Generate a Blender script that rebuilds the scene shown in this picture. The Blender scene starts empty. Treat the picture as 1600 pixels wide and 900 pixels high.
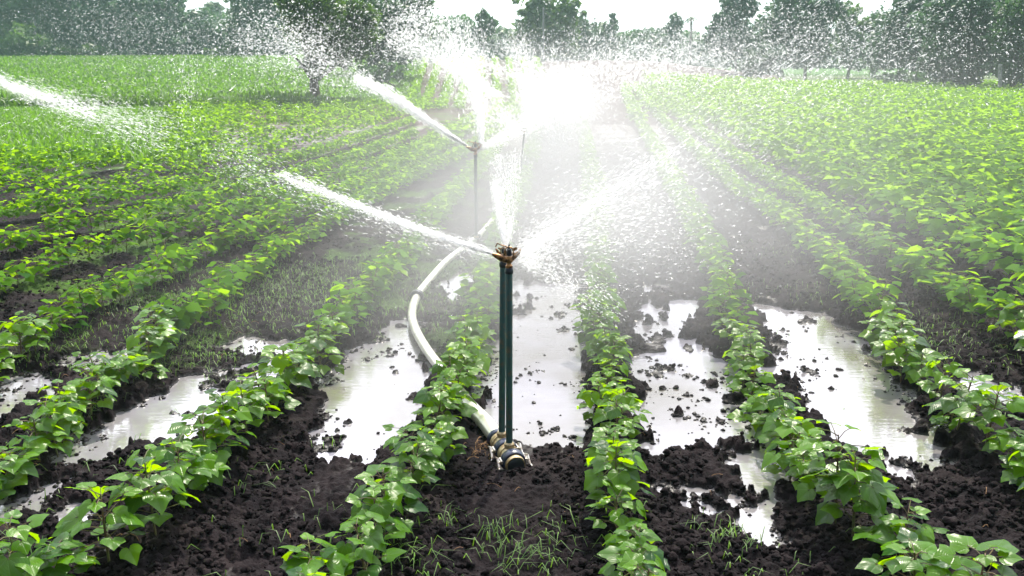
import bpy, bmesh, math, random
import numpy as np
from mathutils import Vector, Matrix
R = math.radians
random.seed(7); rng = np.random.default_rng(7)
C = bpy.context.scene.collection
sc = bpy.context.scene

# ------------------------------------------------------------------ camera
H, F, HOR = 1.6, 1400.0, 105.0            # eye height, focal length in photo pixels, horizon row
PITCH = math.atan((450 - HOR) / F)
cd = bpy.data.cameras.new('camera'); cam = bpy.data.objects.new('camera', cd); C.objects.link(cam)
cd.sensor_width = 36; cd.lens = 36 * F / 1600; cd.clip_start = 0.05; cd.clip_end = 3000
cam.location = (0, 0, H); cam.rotation_euler = (math.pi / 2 - PITCH, 0, 0)
cd.dof.use_dof = True; cd.dof.focus_distance = 4.0; cd.dof.aperture_fstop = 13.0
sc.camera = cam
# ------------------------------------------------------------------ sky, sun, exposure
SUN_EL, SUN_AZ = R(52), R(14)             # azimuth measured from +Y towards +X
w = bpy.data.worlds.new('World'); sc.world = w; w.use_nodes = True
nt = w.node_tree; N = nt.nodes; L = nt.links
for n in list(N): N.remove(n)
out = N.new('ShaderNodeOutputWorld'); bg = N.new('ShaderNodeBackground'); bg.inputs['Strength'].default_value = 0.12
sky = N.new('ShaderNodeTexSky'); sky.sky_type = 'NISHITA'; sky.sun_disc = False
sky.sun_elevation = SUN_EL; sky.sun_rotation = SUN_AZ; sky.dust_density = 4.0; sky.air_density = 1.0; sky.ozone_density = 1.0
tc = N.new('ShaderNodeTexCoord')
nz = N.new('ShaderNodeTexNoise'); nz.inputs['Scale'].default_value = 2.2; nz.inputs['Detail'].default_value = 5
L.new(tc.outputs['Generated'], nz.inputs['Vector'])
dt = N.new('ShaderNodeVectorMath'); dt.operation = 'DOT_PRODUCT'
L.new(tc.outputs['Generated'], dt.inputs[0])
GL_EL = R(24)
dt.inputs[1].default_value = (math.sin(SUN_AZ) * math.cos(GL_EL), math.cos(SUN_AZ) * math.cos(GL_EL), math.sin(GL_EL))
mr = N.new('ShaderNodeMapRange'); mr.interpolation_type = 'SMOOTHSTEP'; mr.inputs['From Min'].default_value = -0.35; mr.inputs['From Max'].default_value = 0.95
mr.inputs['To Min'].default_value = 1.3; mr.inputs['To Max'].default_value = 19.0
L.new(dt.outputs['Value'], mr.inputs['Value'])
m1 = N.new('ShaderNodeMapRange'); m1.inputs['From Min'].default_value = 0.3; m1.inputs['From Max'].default_value = 0.7
m1.inputs['To Min'].default_value = 0.8; m1.inputs['To Max'].default_value = 1.2
L.new(nz.outputs['Fac'], m1.inputs['Value'])
mm = N.new('ShaderNodeMath'); mm.operation = 'MULTIPLY'; L.new(mr.outputs[0], mm.inputs[0]); L.new(m1.outputs[0], mm.inputs[1])
cl = N.new('ShaderNodeVectorMath'); cl.operation = 'SCALE'; cl.inputs[0].default_value = (0.955, 0.965, 1.04); L.new(mm.outputs[0], cl.inputs['Scale'])
mx = N.new('ShaderNodeMix'); mx.data_type = 'RGBA'; mx.inputs['Factor'].default_value = 0.85
L.new(sky.outputs[0], mx.inputs['A']); L.new(cl.outputs[0], mx.inputs['B'])
L.new(mx.outputs['Result'], bg.inputs['Color']); L.new(bg.outputs[0], out.inputs['Surface'])
sd = bpy.data.lights.new('sun', 'SUN'); so = bpy.data.objects.new('sun', sd); C.objects.link(so)
sd.energy = 4.4; sd.angle = R(2); sd.color = (1.0, 0.93, 0.78)
so.rotation_euler = (math.pi / 2 - SUN_EL, 0, math.pi - SUN_AZ)
sc.view_settings.view_transform = 'Standard'; sc.view_settings.look = 'None'
sc.view_settings.exposure = 0.96; sc.view_settings.gamma = 1.0; sc.view_settings.use_curve_mapping = False
cy = sc.cycles
cy.use_denoising = True; cy.max_bounces = 18; cy.diffuse_bounces = 12; cy.glossy_bounces = 3
cy.transmission_bounces = 10; cy.volume_bounces = 3; cy.transparent_max_bounces = 40
cy.volume_step_rate = 1.0; cy.volume_max_steps = 64; cy.use_adaptive_sampling = True
cy.sample_clamp_indirect = 6

# ------------------------------------------------------------------ picture -> place
fwd = np.array([0, math.cos(PITCH), -math.sin(PITCH)]); upv = np.array([0, math.sin(PITCH), math.cos(PITCH)])
def ray(px, py): return fwd + np.array([1., 0, 0]) * ((px - 800) / F) + upv * ((450 - py) / F)
def at_z(px, py, z=0.0):
    d = ray(px, py); t = (z - H) / d[2]; return np.array([d[0] * t, d[1] * t, z])
def at_y(px, py, Y):
    d = ray(px, py); t = Y / d[1]; return np.array([d[0] * t, Y, H + d[2] * t])
def ss(x): x = np.clip(x, 0, 1); return x * x * (3 - 2 * x)
def macro(x, y):
    "large shape of the land: level field, rising gently beyond 38 m, less so on the right"
    x = np.asarray(x, float); y = np.asarray(y, float)
    k = 1 - 0.75 * ss((x / np.maximum(y, 1) - 0.12) / 0.2)
    z = 2.25 * ss((y - 36) / 62) * k
    step = 0.35 * ss((y - (37 + 0.12 * x)) / 1.2) * (1 - ss((x + 9) / 2.5))     # terrace bank on the left
    return z + step + 6 * ss((y - 150) / 250)

# ------------------------------------------------------------------ mesh helpers
def link(name, me, mats=None, parent=None, smooth=False):
    o = bpy.data.objects.new(name, me); C.objects.link(o)
    for m in (mats or []): me.materials.append(m)
    if parent: o.parent = parent
    if smooth: me.shade_smooth()
    return o
def mesh_np(name, V, Fc, uv=None, col=None, matidx=None):
    V = np.asarray(V, np.float32); Fc = np.asarray(Fc, np.int32); k = Fc.shape[1]
    me = bpy.data.meshes.new(name); me.vertices.add(len(V)); me.vertices.foreach_set('co', V.ravel())
    me.loops.add(Fc.size); me.loops.foreach_set('vertex_index', Fc.ravel())
    me.polygons.add(len(Fc)); me.polygons.foreach_set('loop_start', np.arange(0, Fc.size, k, dtype=np.int32))
    me.polygons.foreach_set('loop_total', np.full(len(Fc), k, np.int32))
    if matidx is not None: me.polygons.foreach_set('material_index', np.asarray(matidx, np.int32))
    me.update(calc_edges=True)
    if uv is not None:
        l = me.uv_layers.new(name='UVMap'); l.data.foreach_set('uv', np.asarray(uv, np.float32)[Fc.ravel()].ravel())
    if col is not None:
        a = me.attributes.new('tint', 'FLOAT', 'POINT'); a.data.foreach_set('value', np.asarray(col, np.float32))
    return me
def tag(o, label=None, cat=None, group=None, kind=None):
    if label: o['label'] = label
    if cat: o['category'] = cat
    if group: o['group'] = group
    if kind: o['kind'] = kind
    return o
def empty(name, loc, rz=0):
    o = bpy.data.objects.new(name, None); C.objects.link(o); o.location = loc; o.rotation_euler = (0, 0, rz); return o
class MB:
    "collects tubes, lathes and boxes into one mesh"
    def __init__(s): s.bm = bmesh.new()
    def tube(s, pts, rad, n=10, cap=True):
        pts = [Vector(p) for p in pts]; rad = rad if hasattr(rad, '__len__') else [rad] * len(pts)
        rings = []; ref = None
        for i, p in enumerate(pts):
            t = (pts[min(i + 1, len(pts) - 1)] - pts[max(i - 1, 0)]).normalized()
            if ref is None: ref = Vector((0, 0, 1)) if abs(t.z) < 0.9 else Vector((1, 0, 0))
            a = (ref - t * ref.dot(t)).normalized(); b = t.cross(a); ref = a
            rings.append([s.bm.verts.new(p + (a * math.cos(2 * math.pi * k / n) + b * math.sin(2 * math.pi * k / n)) * rad[i]) for k in range(n)])
        for i in range(len(rings) - 1):
            for k in range(n): s.bm.faces.new((rings[i][k], rings[i][(k + 1) % n], rings[i + 1][(k + 1) % n], rings[i + 1][k]))
        if cap: s.bm.faces.new(rings[0][::-1]); s.bm.faces.new(rings[-1])
        return s
    def lathe(s, prof, org, axis, n=24):
        org = Vector(org); ax = Vector(axis).normalized(); ref = Vector((1, 0, 0)) if abs(ax.x) < .9 else Vector((0, 1, 0))
        a = (ref - ax * ref.dot(ax)).normalized(); b = ax.cross(a); rings = []
        for r, t in prof:
            rings.append([s.bm.verts.new(org + ax * t + (a * math.cos(2 * math.pi * k / n) + b * math.sin(2 * math.pi * k / n)) * max(r, 1e-4)) for k in range(n)])
        for i in range(len(rings) - 1):
            for k in range(n): s.bm.faces.new((rings[i][k], rings[i][(k + 1) % n], rings[i + 1][(k + 1) % n], rings[i + 1][k]))
        s.bm.faces.new(rings[0][::-1]); s.bm.faces.new(rings[-1])
        return s
    def box(s, c, size, rot=None, bev=0.0):
        r = bmesh.ops.create_cube(s.bm, size=1.0); M = Matrix.Translation(Vector(c)) @ (rot.to_4x4() if rot else Matrix.Identity(4)) @ Matrix.Diagonal((*size, 1))
        bmesh.ops.transform(s.bm, matrix=M, verts=r['verts'])
        if bev: bmesh.ops.bevel(s.bm, geom=list({e for v in r['verts'] for e in v.link_edges}), offset=bev, segments=2, affect='EDGES')
        return s
    def build(s, name, mat, parent=None, smooth=True):
        me = bpy.data.meshes.new(name); bmesh.ops.recalc_face_normals(s.bm, faces=s.bm.faces[:]); s.bm.to_mesh(me); s.bm.free()
        o = link(name, me, [mat], parent)
        if smooth:
            me.shade_smooth(); me.set_sharp_from_angle(angle=R(40))
        return o
# numpy value noise and clod (cell) noise
def _h(ix, iy, s):
    n = (ix * 374761393 + iy * 668265263 + s * 974711) & 0x7fffffff
    n = ((n ^ (n >> 13)) * 1274126177) & 0x7fffffff
    return ((n ^ (n >> 16)) & 0xffff) / 65535.0
def vnoise(x, y, s=0):
    ix = np.floor(x).astype(np.int64); iy = np.floor(y).astype(np.int64); fx = x - ix; fy = y - iy
    fx = fx * fx * (3 - 2 * fx); fy = fy * fy * (3 - 2 * fy)
    return (_h(ix, iy, s) * (1 - fx) + _h(ix + 1, iy, s) * fx) * (1 - fy) + (_h(ix, iy + 1, s) * (1 - fx) + _h(ix + 1, iy + 1, s) * fx) * fy
def fbm(x, y, o=4, s=0):
    v = 0; a = .5; t = 0
    for i in range(o): v = v + a * vnoise(x * 2 ** i, y * 2 ** i, s + i * 17); t += a; a *= .5
    return v / t
def clods(x, y, s=0, fill=.75):
    "domes of random size, one per cell"
    ix = np.floor(x).astype(np.int64); iy = np.floor(y).astype(np.int64); best = np.zeros_like(x)
    for dx in (-1, 0, 1):
        for dy in (-1, 0, 1):
            cx = ix + dx; cy_ = iy + dy; px = cx + _h(cx, cy_, s); py = cy_ + _h(cx, cy_, s + 1)
            r = 0.25 + 0.6 * _h(cx, cy_, s + 2) ** 1.5; on = _h(cx, cy_, s + 3) < fill
            d = ((x - px) ** 2 + (y - py) ** 2) / r ** 2
            best = np.maximum(best, np.where(on & (d < 1), r * np.sqrt(np.maximum(1 - d, 0)), 0))
    return best

# ------------------------------------------------------------------ materials
def mat(name, base=(.5, .5, .5), rough=.5, metal=0, spec=.5, noise=None, bump=None, coat=0):
    m = bpy.data.materials.new(name); m.use_nodes = True; t = m.node_tree; p = t.nodes['Principled BSDF']
    p.inputs['Base Color'].default_value = (*base, 1); p.inputs['Roughness'].default_value = rough
    p.inputs['Metallic'].default_value = metal; p.inputs['Specular IOR Level'].default_value = spec; p.inputs['Coat Weight'].default_value = coat
    co = t.nodes.new('ShaderNodeTexCoord')
    if noise:
        sc_, c2, lo, hi = noise
        n = t.nodes.new('ShaderNodeTexNoise'); n.inputs['Scale'].default_value = sc_; n.inputs['Detail'].default_value = 6
        t.links.new(co.outputs['Object'], n.inputs['Vector'])
        r = t.nodes.new('ShaderNodeMapRange'); r.inputs['From Min'].default_value = lo; r.inputs['From Max'].default_value = hi
        t.links.new(n.outputs['Fac'], r.inputs['Value'])
        x = t.nodes.new('ShaderNodeMix'); x.data_type = 'RGBA'; x.inputs['A'].default_value = (*base, 1); x.inputs['B'].default_value = (*c2, 1)
        t.links.new(r.outputs[0], x.inputs['Factor']); t.links.new(x.outputs['Result'], p.inputs['Base Color'])
    if bump:
        s_, k, dist = bump
        n = t.nodes.new('ShaderNodeTexNoise'); n.inputs['Scale'].default_value = s_; n.inputs['Detail'].default_value = 5
        t.links.new(co.outputs['Object'], n.inputs['Vector'])
        b = t.nodes.new('ShaderNodeBump'); b.inputs['Strength'].default_value = k; b.inputs['Distance'].default_value = dist
        t.links.new(n.outputs['Fac'], b.inputs['Height']); t.links.new(b.outputs[0], p.inputs['Normal'])
    return m
def leaf_mat(name, dark, light, trans, tw=.4, rough=.38, veins=False, spec=.5):
    m = bpy.data.materials.new(name); m.use_nodes = True; t = m.node_tree; p = t.nodes['Principled BSDF']; o = t.nodes['Material Output']
    p.inputs['Roughness'].default_value = rough; p.inputs['Specular IOR Level'].default_value = spec
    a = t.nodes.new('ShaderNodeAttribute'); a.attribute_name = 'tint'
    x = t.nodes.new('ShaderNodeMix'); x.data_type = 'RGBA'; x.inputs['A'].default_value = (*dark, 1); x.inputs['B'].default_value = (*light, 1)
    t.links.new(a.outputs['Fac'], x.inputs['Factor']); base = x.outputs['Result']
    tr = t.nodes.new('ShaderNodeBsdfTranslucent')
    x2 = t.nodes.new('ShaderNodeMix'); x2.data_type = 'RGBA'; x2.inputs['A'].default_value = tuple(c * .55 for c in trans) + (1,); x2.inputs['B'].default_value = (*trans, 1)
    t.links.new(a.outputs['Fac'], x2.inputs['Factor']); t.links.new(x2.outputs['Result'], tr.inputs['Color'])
    if veins:
        uv = t.nodes.new('ShaderNodeUVMap'); sp = t.nodes.new('ShaderNodeSeparateXYZ'); t.links.new(uv.outputs[0], sp.inputs[0])
        def M(op, a_, b_=None, c_=None):
            n = t.nodes.new('ShaderNodeMath'); n.operation = op
            for i, v in enumerate((a_, b_, c_)):
                if v is None: continue
                if isinstance(v, (int, float)): n.inputs[i].default_value = v
                else: t.links.new(v, n.inputs[i])
            return n.outputs[0]
        ax = M('ABSOLUTE', sp.outputs[0]); ang = M('ARCTAN2', ax, sp.outputs[1]); r = M('SQRT', M('ADD', M('MULTIPLY', ax, ax), M('MULTIPLY', sp.outputs[1], sp.outputs[1])))
        d0 = ang; d1 = M('ABSOLUTE', M('SUBTRACT', ang, .72)); d2 = M('ABSOLUTE', M('SUBTRACT', ang, 1.45))
        d = M('MULTIPLY', M('MINIMUM', d0, M('MINIMUM', d1, d2)), r)
        line = M('SUBTRACT', 1.0, M('MINIMUM', M('MULTIPLY', d, 38.0), 1.0))
        sec = M('MULTIPLY', M('POWER', M('ABSOLUTE', M('SINE', M('ADD', M('MULTIPLY', r, 26.0), M('MULTIPLY', ang, 9.0)))), 6.0), .35)
        hgt = M('SUBTRACT', M('MULTIPLY', sec, -1.0), M('MULTIPLY', line, 1.2))
        b = t.nodes.new('ShaderNodeBump'); b.inputs['Strength'].default_value = .35; b.inputs['Distance'].default_value = .003
        t.links.new(hgt, b.inputs['Height']); t.links.new(b.outputs[0], p.inputs['Normal'])
        x3 = t.nodes.new('ShaderNodeMix'); x3.data_type = 'RGBA'; x3.inputs['B'].default_value = (.16, .26, .06, 1)
        t.links.new(M('MULTIPLY', line, .5), x3.inputs['Factor']); t.links.new(base, x3.inputs['A']); base = x3.outputs['Result']
    t.links.new(base, p.inputs['Base Color'])
    mxs = t.nodes.new('ShaderNodeMixShader'); mxs.inputs[0].default_value = tw
    t.links.new(p.outputs[0], mxs.inputs[1]); t.links.new(tr.outputs[0], mxs.inputs[2]); t.links.new(mxs.outputs[0], o.inputs['Surface'])
    return m
M_leaf = leaf_mat('cotton_leaf', (.008, .062, .010), (.085, .22, .0), (.32, .56, .0), .5, .25, True, .30)
M_leaf_far = leaf_mat('cotton_leaf_plain', (.008, .062, .006), (.090, .23, .0), (.30, .54, .0), .5, .65, False, .05)
M_stem = mat('stem', (.10, .12, .03), .6, noise=(30, (.10, .05, .03), .4, .6))
M_grass = leaf_mat('grass_blade', (.03, .10, .012), (.09, .20, .015), (.2, .42, .02), .4, .5)
M_straw = mat('straw', (.30, .17, .08), .8, noise=(60, (.12, .06, .03), .4, .6))
M_tree = [leaf_mat('tree_leaves_dark', (.026, .085, .026), (.065, .15, .03), (.08, .2, .03), .35, .5),
          leaf_mat('tree_leaves_fresh', (.025, .075, .015), (.075, .16, .02), (.14, .28, .02), .3, .5),
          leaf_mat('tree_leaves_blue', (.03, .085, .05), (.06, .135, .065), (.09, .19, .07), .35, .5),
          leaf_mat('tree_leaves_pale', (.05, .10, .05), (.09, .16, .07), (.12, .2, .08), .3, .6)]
M_bark = mat('bark', (.10, .075, .055), .85, noise=(8, (.04, .03, .025), .4, .6), bump=(20, .6, .02))
M_riser = mat('riser_steel', (.05, .11, .115), .42, .5, noise=(38, (.12, .115, .09), .50, .66), bump=(160, .35, .001))
M_brass = mat('brass', (.30, .165, .07), .35, .85, noise=(70, (.07, .035, .018), .47, .6), bump=(200, .3, .0006))
M_darkmetal = mat('dark_metal', (.03, .035, .045), .35, .6)
M_rubber = mat('navy_rubber', (.008, .016, .05), .28, 0, .6, bump=(90, .15, .001))
M_cream = mat('galvanised_cream', (.38, .31, .19), .4, .45, noise=(50, (.25, .17, .08), .5, .62))
M_steel = mat('latch_steel', (.50, .48, .45), .3, .85, noise=(60, (.25, .2, .16), .5, .65))
M_alu = mat('aluminium_pipe', (.80, .79, .72), .30, .55, noise=(14, (.45, .46, .38), .55, .75), bump=(60, .12, .002))
M_post = mat('post_concrete', (.33, .34, .35), .8, noise=(10, (.2, .2, .2), .4, .6))
# soil
def soil_material():
    m = bpy.data.materials.new('soil'); m.use_nodes = True; t = m.node_tree; p = t.nodes['Principled BSDF']
    g = t.nodes.new('ShaderNodeNewGeometry')
    def noise(s, d=6):
        n = t.nodes.new('ShaderNodeTexNoise'); n.inputs['Scale'].default_value = s; n.inputs['Detail'].default_value = d; t.links.new(g.outputs['Position'], n.inputs['Vector']); return n.outputs['Fac']
    def rng_(v, a, b, c=0., d=1.):
        r = t.nodes.new('ShaderNodeMapRange'); r.inputs['From Min'].default_value = a; r.inputs['From Max'].default_value = b; r.inputs['To Min'].default_value = c; r.inputs['To Max'].default_value = d
        t.links.new(v, r.inputs['Value']); return r.outputs[0]
    def mix(f, a, b):
        x = t.nodes.new('ShaderNodeMix'); x.data_type = 'RGBA'
        for k, v in (('A', a), ('B', b)):
            if isinstance(v, tuple): x.inputs[k].default_value = (*v, 1)
            else: t.links.new(v, x.inputs[k])
        t.links.new(f, x.inputs['Factor']); return x.outputs['Result']
    c = mix(rng_(noise(9), .35, .65), (.0060, .0048, .0062), (.0150, .0112, .0130))
    c = mix(rng_(noise(2.3, 3), .55, .75), c, (.026, .020, .021))
    a = t.nodes.new('ShaderNodeAttribute'); a.attribute_name = 'tint'
    n2 = noise(1.4, 6); gcol = mix(rng_(n2, .35, .65), (.035, .085, .012), (.075, .15, .02))
    dry = t.nodes.new('ShaderNodeAttribute'); dry.attribute_name = 'dry'
    c = mix(dry.outputs['Fac'], c, (.085, .055, .055))
    c = mix(a.outputs['Fac'], c, gcol)
    t.links.new(c, p.inputs['Base Color'])
    wet = rng_(noise(1.7, 4), .38, .62); x = t.nodes.new('ShaderNodeMapRange'); x.inputs['To Min'].default_value = .48; x.inputs['To Max'].default_value = .85
    t.links.new(wet, x.inputs['Value']); t.links.new(x.outputs[0], p.inputs['Roughness'])
    wn = rng_(noise(3.1, 5), .66, .76); sz = t.nodes.new('ShaderNodeSeparateXYZ'); t.links.new(g.outputs['Position'], sz.inputs[0])
    zz = t.nodes.new('ShaderNodeMath'); zz.operation = 'MULTIPLY_ADD'; zz.inputs[1].default_value = -.03; zz.inputs[2].default_value = .012; t.links.new(noise(7, 4), zz.inputs[0])
    za = t.nodes.new('ShaderNodeMath'); za.operation = 'ADD'; t.links.new(sz.outputs[2], za.inputs[0]); t.links.new(zz.outputs[0], za.inputs[1])
    edge = rng_(za.outputs[0], .010, -.004); mxx = t.nodes.new('ShaderNodeMath'); mxx.operation = 'MAXIMUM'; t.links.new(wn, mxx.inputs[0]); t.links.new(edge, mxx.inputs[1])
    t.links.new(rng_(mxx.outputs[0], 0, 1, .06, .55), p.inputs['Specular IOR Level']); t.links.new(rng_(mxx.outputs[0], 0, 1, .85, .27), p.inputs['Roughness'])
    b = t.nodes.new('ShaderNodeBump'); b.inputs['Strength'].default_value = .9; b.inputs['Distance'].default_value = .012; t.links.new(noise(55, 8), b.inputs['Height'])
    t.links.new(b.outputs[0], p.inputs['Normal'])
    return m
M_soil = soil_material()
def water_material():
    m = mat('puddle_water', (.2, .2, .2), .06, 0, .5); t = m.node_tree; p = t.nodes['Principled BSDF']
    p.inputs['IOR'].default_value = 2.1; p.inputs['Specular IOR Level'].default_value = .5
    g = t.nodes.new('ShaderNodeNewGeometry'); mp = t.nodes.new('ShaderNodeMapping'); mp.inputs['Scale'].default_value = (7, 38, 1); mp.inputs['Rotation'].default_value = (0, 0, .12)
    t.links.new(g.outputs['Position'], mp.inputs['Vector'])
    n = t.nodes.new('ShaderNodeTexNoise'); n.inputs['Scale'].default_value = 1.0; n.inputs['Detail'].default_value = 3; n.inputs['Distortion'].default_value = .4; t.links.new(mp.outputs[0], n.inputs['Vector'])
    n2 = t.nodes.new('ShaderNodeTexVoronoi'); n2.inputs['Scale'].default_value = 55; t.links.new(g.outputs['Position'], n2.inputs['Vector'])
    ad = t.nodes.new('ShaderNodeMath'); ad.operation = 'MULTIPLY_ADD'; ad.inputs[1].default_value = .12; t.links.new(n2.outputs['Distance'], ad.inputs[0]); t.links.new(n.outputs['Fac'], ad.inputs[2])
    b = t.nodes.new('ShaderNodeBump'); b.inputs['Strength'].default_value = .28; b.inputs['Distance'].default_value = .006
    t.links.new(ad.outputs[0], b.inputs['Height']); t.links.new(b.outputs[0], p.inputs['Normal'])
    n3 = t.nodes.new('ShaderNodeTexNoise'); n3.inputs['Scale'].default_value = 1.3; n3.inputs['Detail'].default_value = 4; t.links.new(g.outputs['Position'], n3.inputs['Vector'])
    r = t.nodes.new('ShaderNodeMapRange'); r.inputs['From Min'].default_value = .35; r.inputs['From Max'].default_value = .65; t.links.new(n3.outputs['Fac'], r.inputs['Value'])
    x = t.nodes.new('ShaderNodeMix'); x.data_type = 'RGBA'; x.inputs['A'].default_value = (.24, .235, .28, 1); x.inputs['B'].default_value = (.13, .12, .11, 1)
    t.links.new(r.outputs[0], x.inputs['Factor']); t.links.new(x.outputs['Result'], p.inputs['Base Color'])
    return m
M_water = water_material()
def drop_material(name, op):
    m = bpy.data.materials.new(name); m.use_nodes = True; t = m.node_tree; p = t.nodes['Principled BSDF']; o = t.nodes['Material Output']
    p.inputs['Base Color'].default_value = (.97, .98, 1, 1); p.inputs['Roughness'].default_value = .25
    tr = t.nodes.new('ShaderNodeBsdfTranslucent'); tr.inputs['Color'].default_value = (.97, .98, 1, 1)
    x = t.nodes.new('ShaderNodeMixShader'); x.inputs[0].default_value = .8
    t.links.new(p.outputs[0], x.inputs[1]); t.links.new(tr.outputs[0], x.inputs[2])
    tp = t.nodes.new('ShaderNodeBsdfTransparent'); y = t.nodes.new('ShaderNodeMixShader'); y.inputs[0].default_value = op
    gl = t.nodes.new('ShaderNodeBsdfGlass'); gl.inputs['IOR'].default_value = 1.33; gl.inputs['Roughness'].default_value = .15; z = t.nodes.new('ShaderNodeMixShader'); z.inputs[0].default_value = .3
    t.links.new(x.outputs[0], z.inputs[1]); t.links.new(gl.outputs[0], z.inputs[2])
    t.links.new(tp.outputs[0], y.inputs[1]); t.links.new(z.outputs[0], y.inputs[2]); t.links.new(y.outputs[0], o.inputs['Surface'])
    return m
M_drop = drop_material('water_drops', .30)
M_jet = drop_material('jet_water', .30)

# ------------------------------------------------------------------ crop rows (traced canopy middles, unprojected at 0.18 m)
ROWS = {
 'left4': ([(-60,345),(0,328),(150,312),(300,285),(450,248),(560,215),(650,185)], 'fifth row left of the pipe'),
 'left3': ([(-80,400),(0,378),(100,350),(200,335),(330,305),(450,275),(560,240),(650,205)], 'fourth row left of the pipe'),
 'left2': ([(-80,460),(0,432),(100,395),(200,372),(300,345),(400,315),(500,285),(600,250),(680,215)], 'third row left of the pipe'),
 'left1': ([(-60,565),(0,535),(60,508),(130,465),(240,425),(310,388),(400,350),(480,320),(560,285),(640,250),(710,215)], 'second row left of the pipe'),
 'left0': ([(-120,800),(-60,750),(0,705),(80,650),(150,592),(205,560),(260,510),(320,470),(370,430),(430,388),(500,348),(570,308),(650,268),(720,238),(770,205)], 'row rising from the left edge'),
 'b': ([(-80,960),(20,900),(80,872),(160,838),(270,752),(360,668),(440,592),(500,522),(570,452),(630,398),(690,320),(740,270),(780,220)], 'row from the bottom left corner'),
 'c': ([(450,960),(535,880),(600,795),(640,735),(680,652),(702,600),(735,520),(750,465),(765,420),(790,345),(815,285),(835,220),(845,190)], 'row just left of the riser'),
 'd': ([(1010,960),(992,880),(975,805),(965,735),(962,675),(957,612),(947,545),(940,482),(935,420),(930,350),(925,280),(915,210),(905,180)], 'row just right of the riser'),
 'e': ([(1530,960),(1440,880),(1360,800),(1295,742),(1245,684),(1208,612),(1175,560),(1155,500),(1130,435),(1100,372),(1065,305),(1035,250),(1000,190)], 'row from the bottom right corner'),
 'f': ([(1720,800),(1640,745),(1585,700),(1530,655),(1480,608),(1430,560),(1390,505),(1350,460),(1310,412),(1260,362),(1200,318),(1140,280),(1080,225),(1030,180)], 'second row right of the puddles'),
 'g': ([(1760,590),(1660,545),(1580,500),(1500,455),(1440,420),(1380,382),(1300,332),(1230,290),(1160,250),(1090,200)], 'front row of the right field'),
}
RW = {k: np.array([at_z(px, py, .18)[:2] for px, py in v[0]]) for k, v in ROWS.items()}
def row_x(k, y):
    P = RW[k][np.argsort(RW[k][:, 1])]; return np.interp(y, P[:, 1], P[:, 0])

# ------------------------------------------------------------------ ground sheet
PUD = [[(190,645),(330,585),(400,570),(470,548),(455,575),(350,645),(330,668),(260,700),(160,712),(85,722),(110,690),(180,668)],
 [(-60,600),(0,592),(110,585),(60,632),(0,672),(-60,700)], [(95,560),(200,548),(190,575),(90,585)], [(-60,785),(0,772),(75,762),(50,797),(0,822),(-60,840)],
 [(380,538),(465,520),(470,545),(400,556)],
 [(490,600),(530,560),(600,528),(665,548),(680,600),(650,655),(610,690),(575,725),(535,722),(530,690),(495,665)],
 [(455,672),(545,668),(560,720),(500,712)],
 [(738,612),(745,560),(785,505),(830,482),(905,478),(925,560),(925,650),(905,692),(840,688),(800,672),(750,660)],
 [(985,560),(992,510),(1060,500),(1110,545),(1165,575),(1205,640),(1220,700),(1130,700),(1080,715),(1010,700),(985,630)],
 [(998,445),(1030,445),(1032,500),(1002,500)], [(1048,470),(1080,472),(1078,502),(1050,500)],[(775,450),(818,440),(826,480),(790,485)],[(830,440),(900,448),(905,490),(835,500)],[(690,440),(735,425),(745,440),(700,470)],[(860,500),(925,480),(925,540),(870,540)],[(560,560),(620,500),(660,510),(665,560)],
 [(1185,472),(1250,485),(1340,520),(1395,575),(1445,625),(1480,690),(1450,732),(1380,712),(1330,700),(1280,650),(1235,612),(1212,540)],
 [(1475,562),(1530,588),(1620,635),(1680,680),(1600,672),(1530,628),(1490,595)],
 [(1105,705),(1200,700),(1250,745),(1240,765),(1170,750),(1135,732)], [(1165,772),(1205,785),(1215,850),(1180,835)], [(1035,768),(1112,770),(1108,792),(1050,788)],
 [(1138,742),(1180,752),(1196,785),(1150,778)], [(1365,722),(1425,738),(1405,762)], [(100,800),(140,795),(135,815),(105,815)],
 [(1380,745),(1410,750),(1405,775),(1385,772)]]
PUDW = [np.array([at_z(a, b, 0)[:2] for a, b in p]) for p in PUD]
def poly_sd(x, y, P):
    "signed distance, positive inside"
    d = np.full(x.shape, 1e9); ins = np.zeros(x.shape, bool); n = len(P)
    for i in range(n):
        a = P[i]; b = P[(i + 1) % n]; e = b - a; wx = x - a[0]; wy = y - a[1]
        tt = np.clip((wx * e[0] + wy * e[1]) / (e @ e), 0, 1); d = np.minimum(d, (wx - e[0] * tt) ** 2 + (wy - e[1] * tt) ** 2)
        c = (a[1] > y) != (b[1] > y); xi = a[0] + (y - a[1]) / (b[1] - a[1] + 1e-12) * e[0]; ins ^= c & (x < xi)
    d = np.sqrt(d); return np.where(ins, d, -d)
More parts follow.
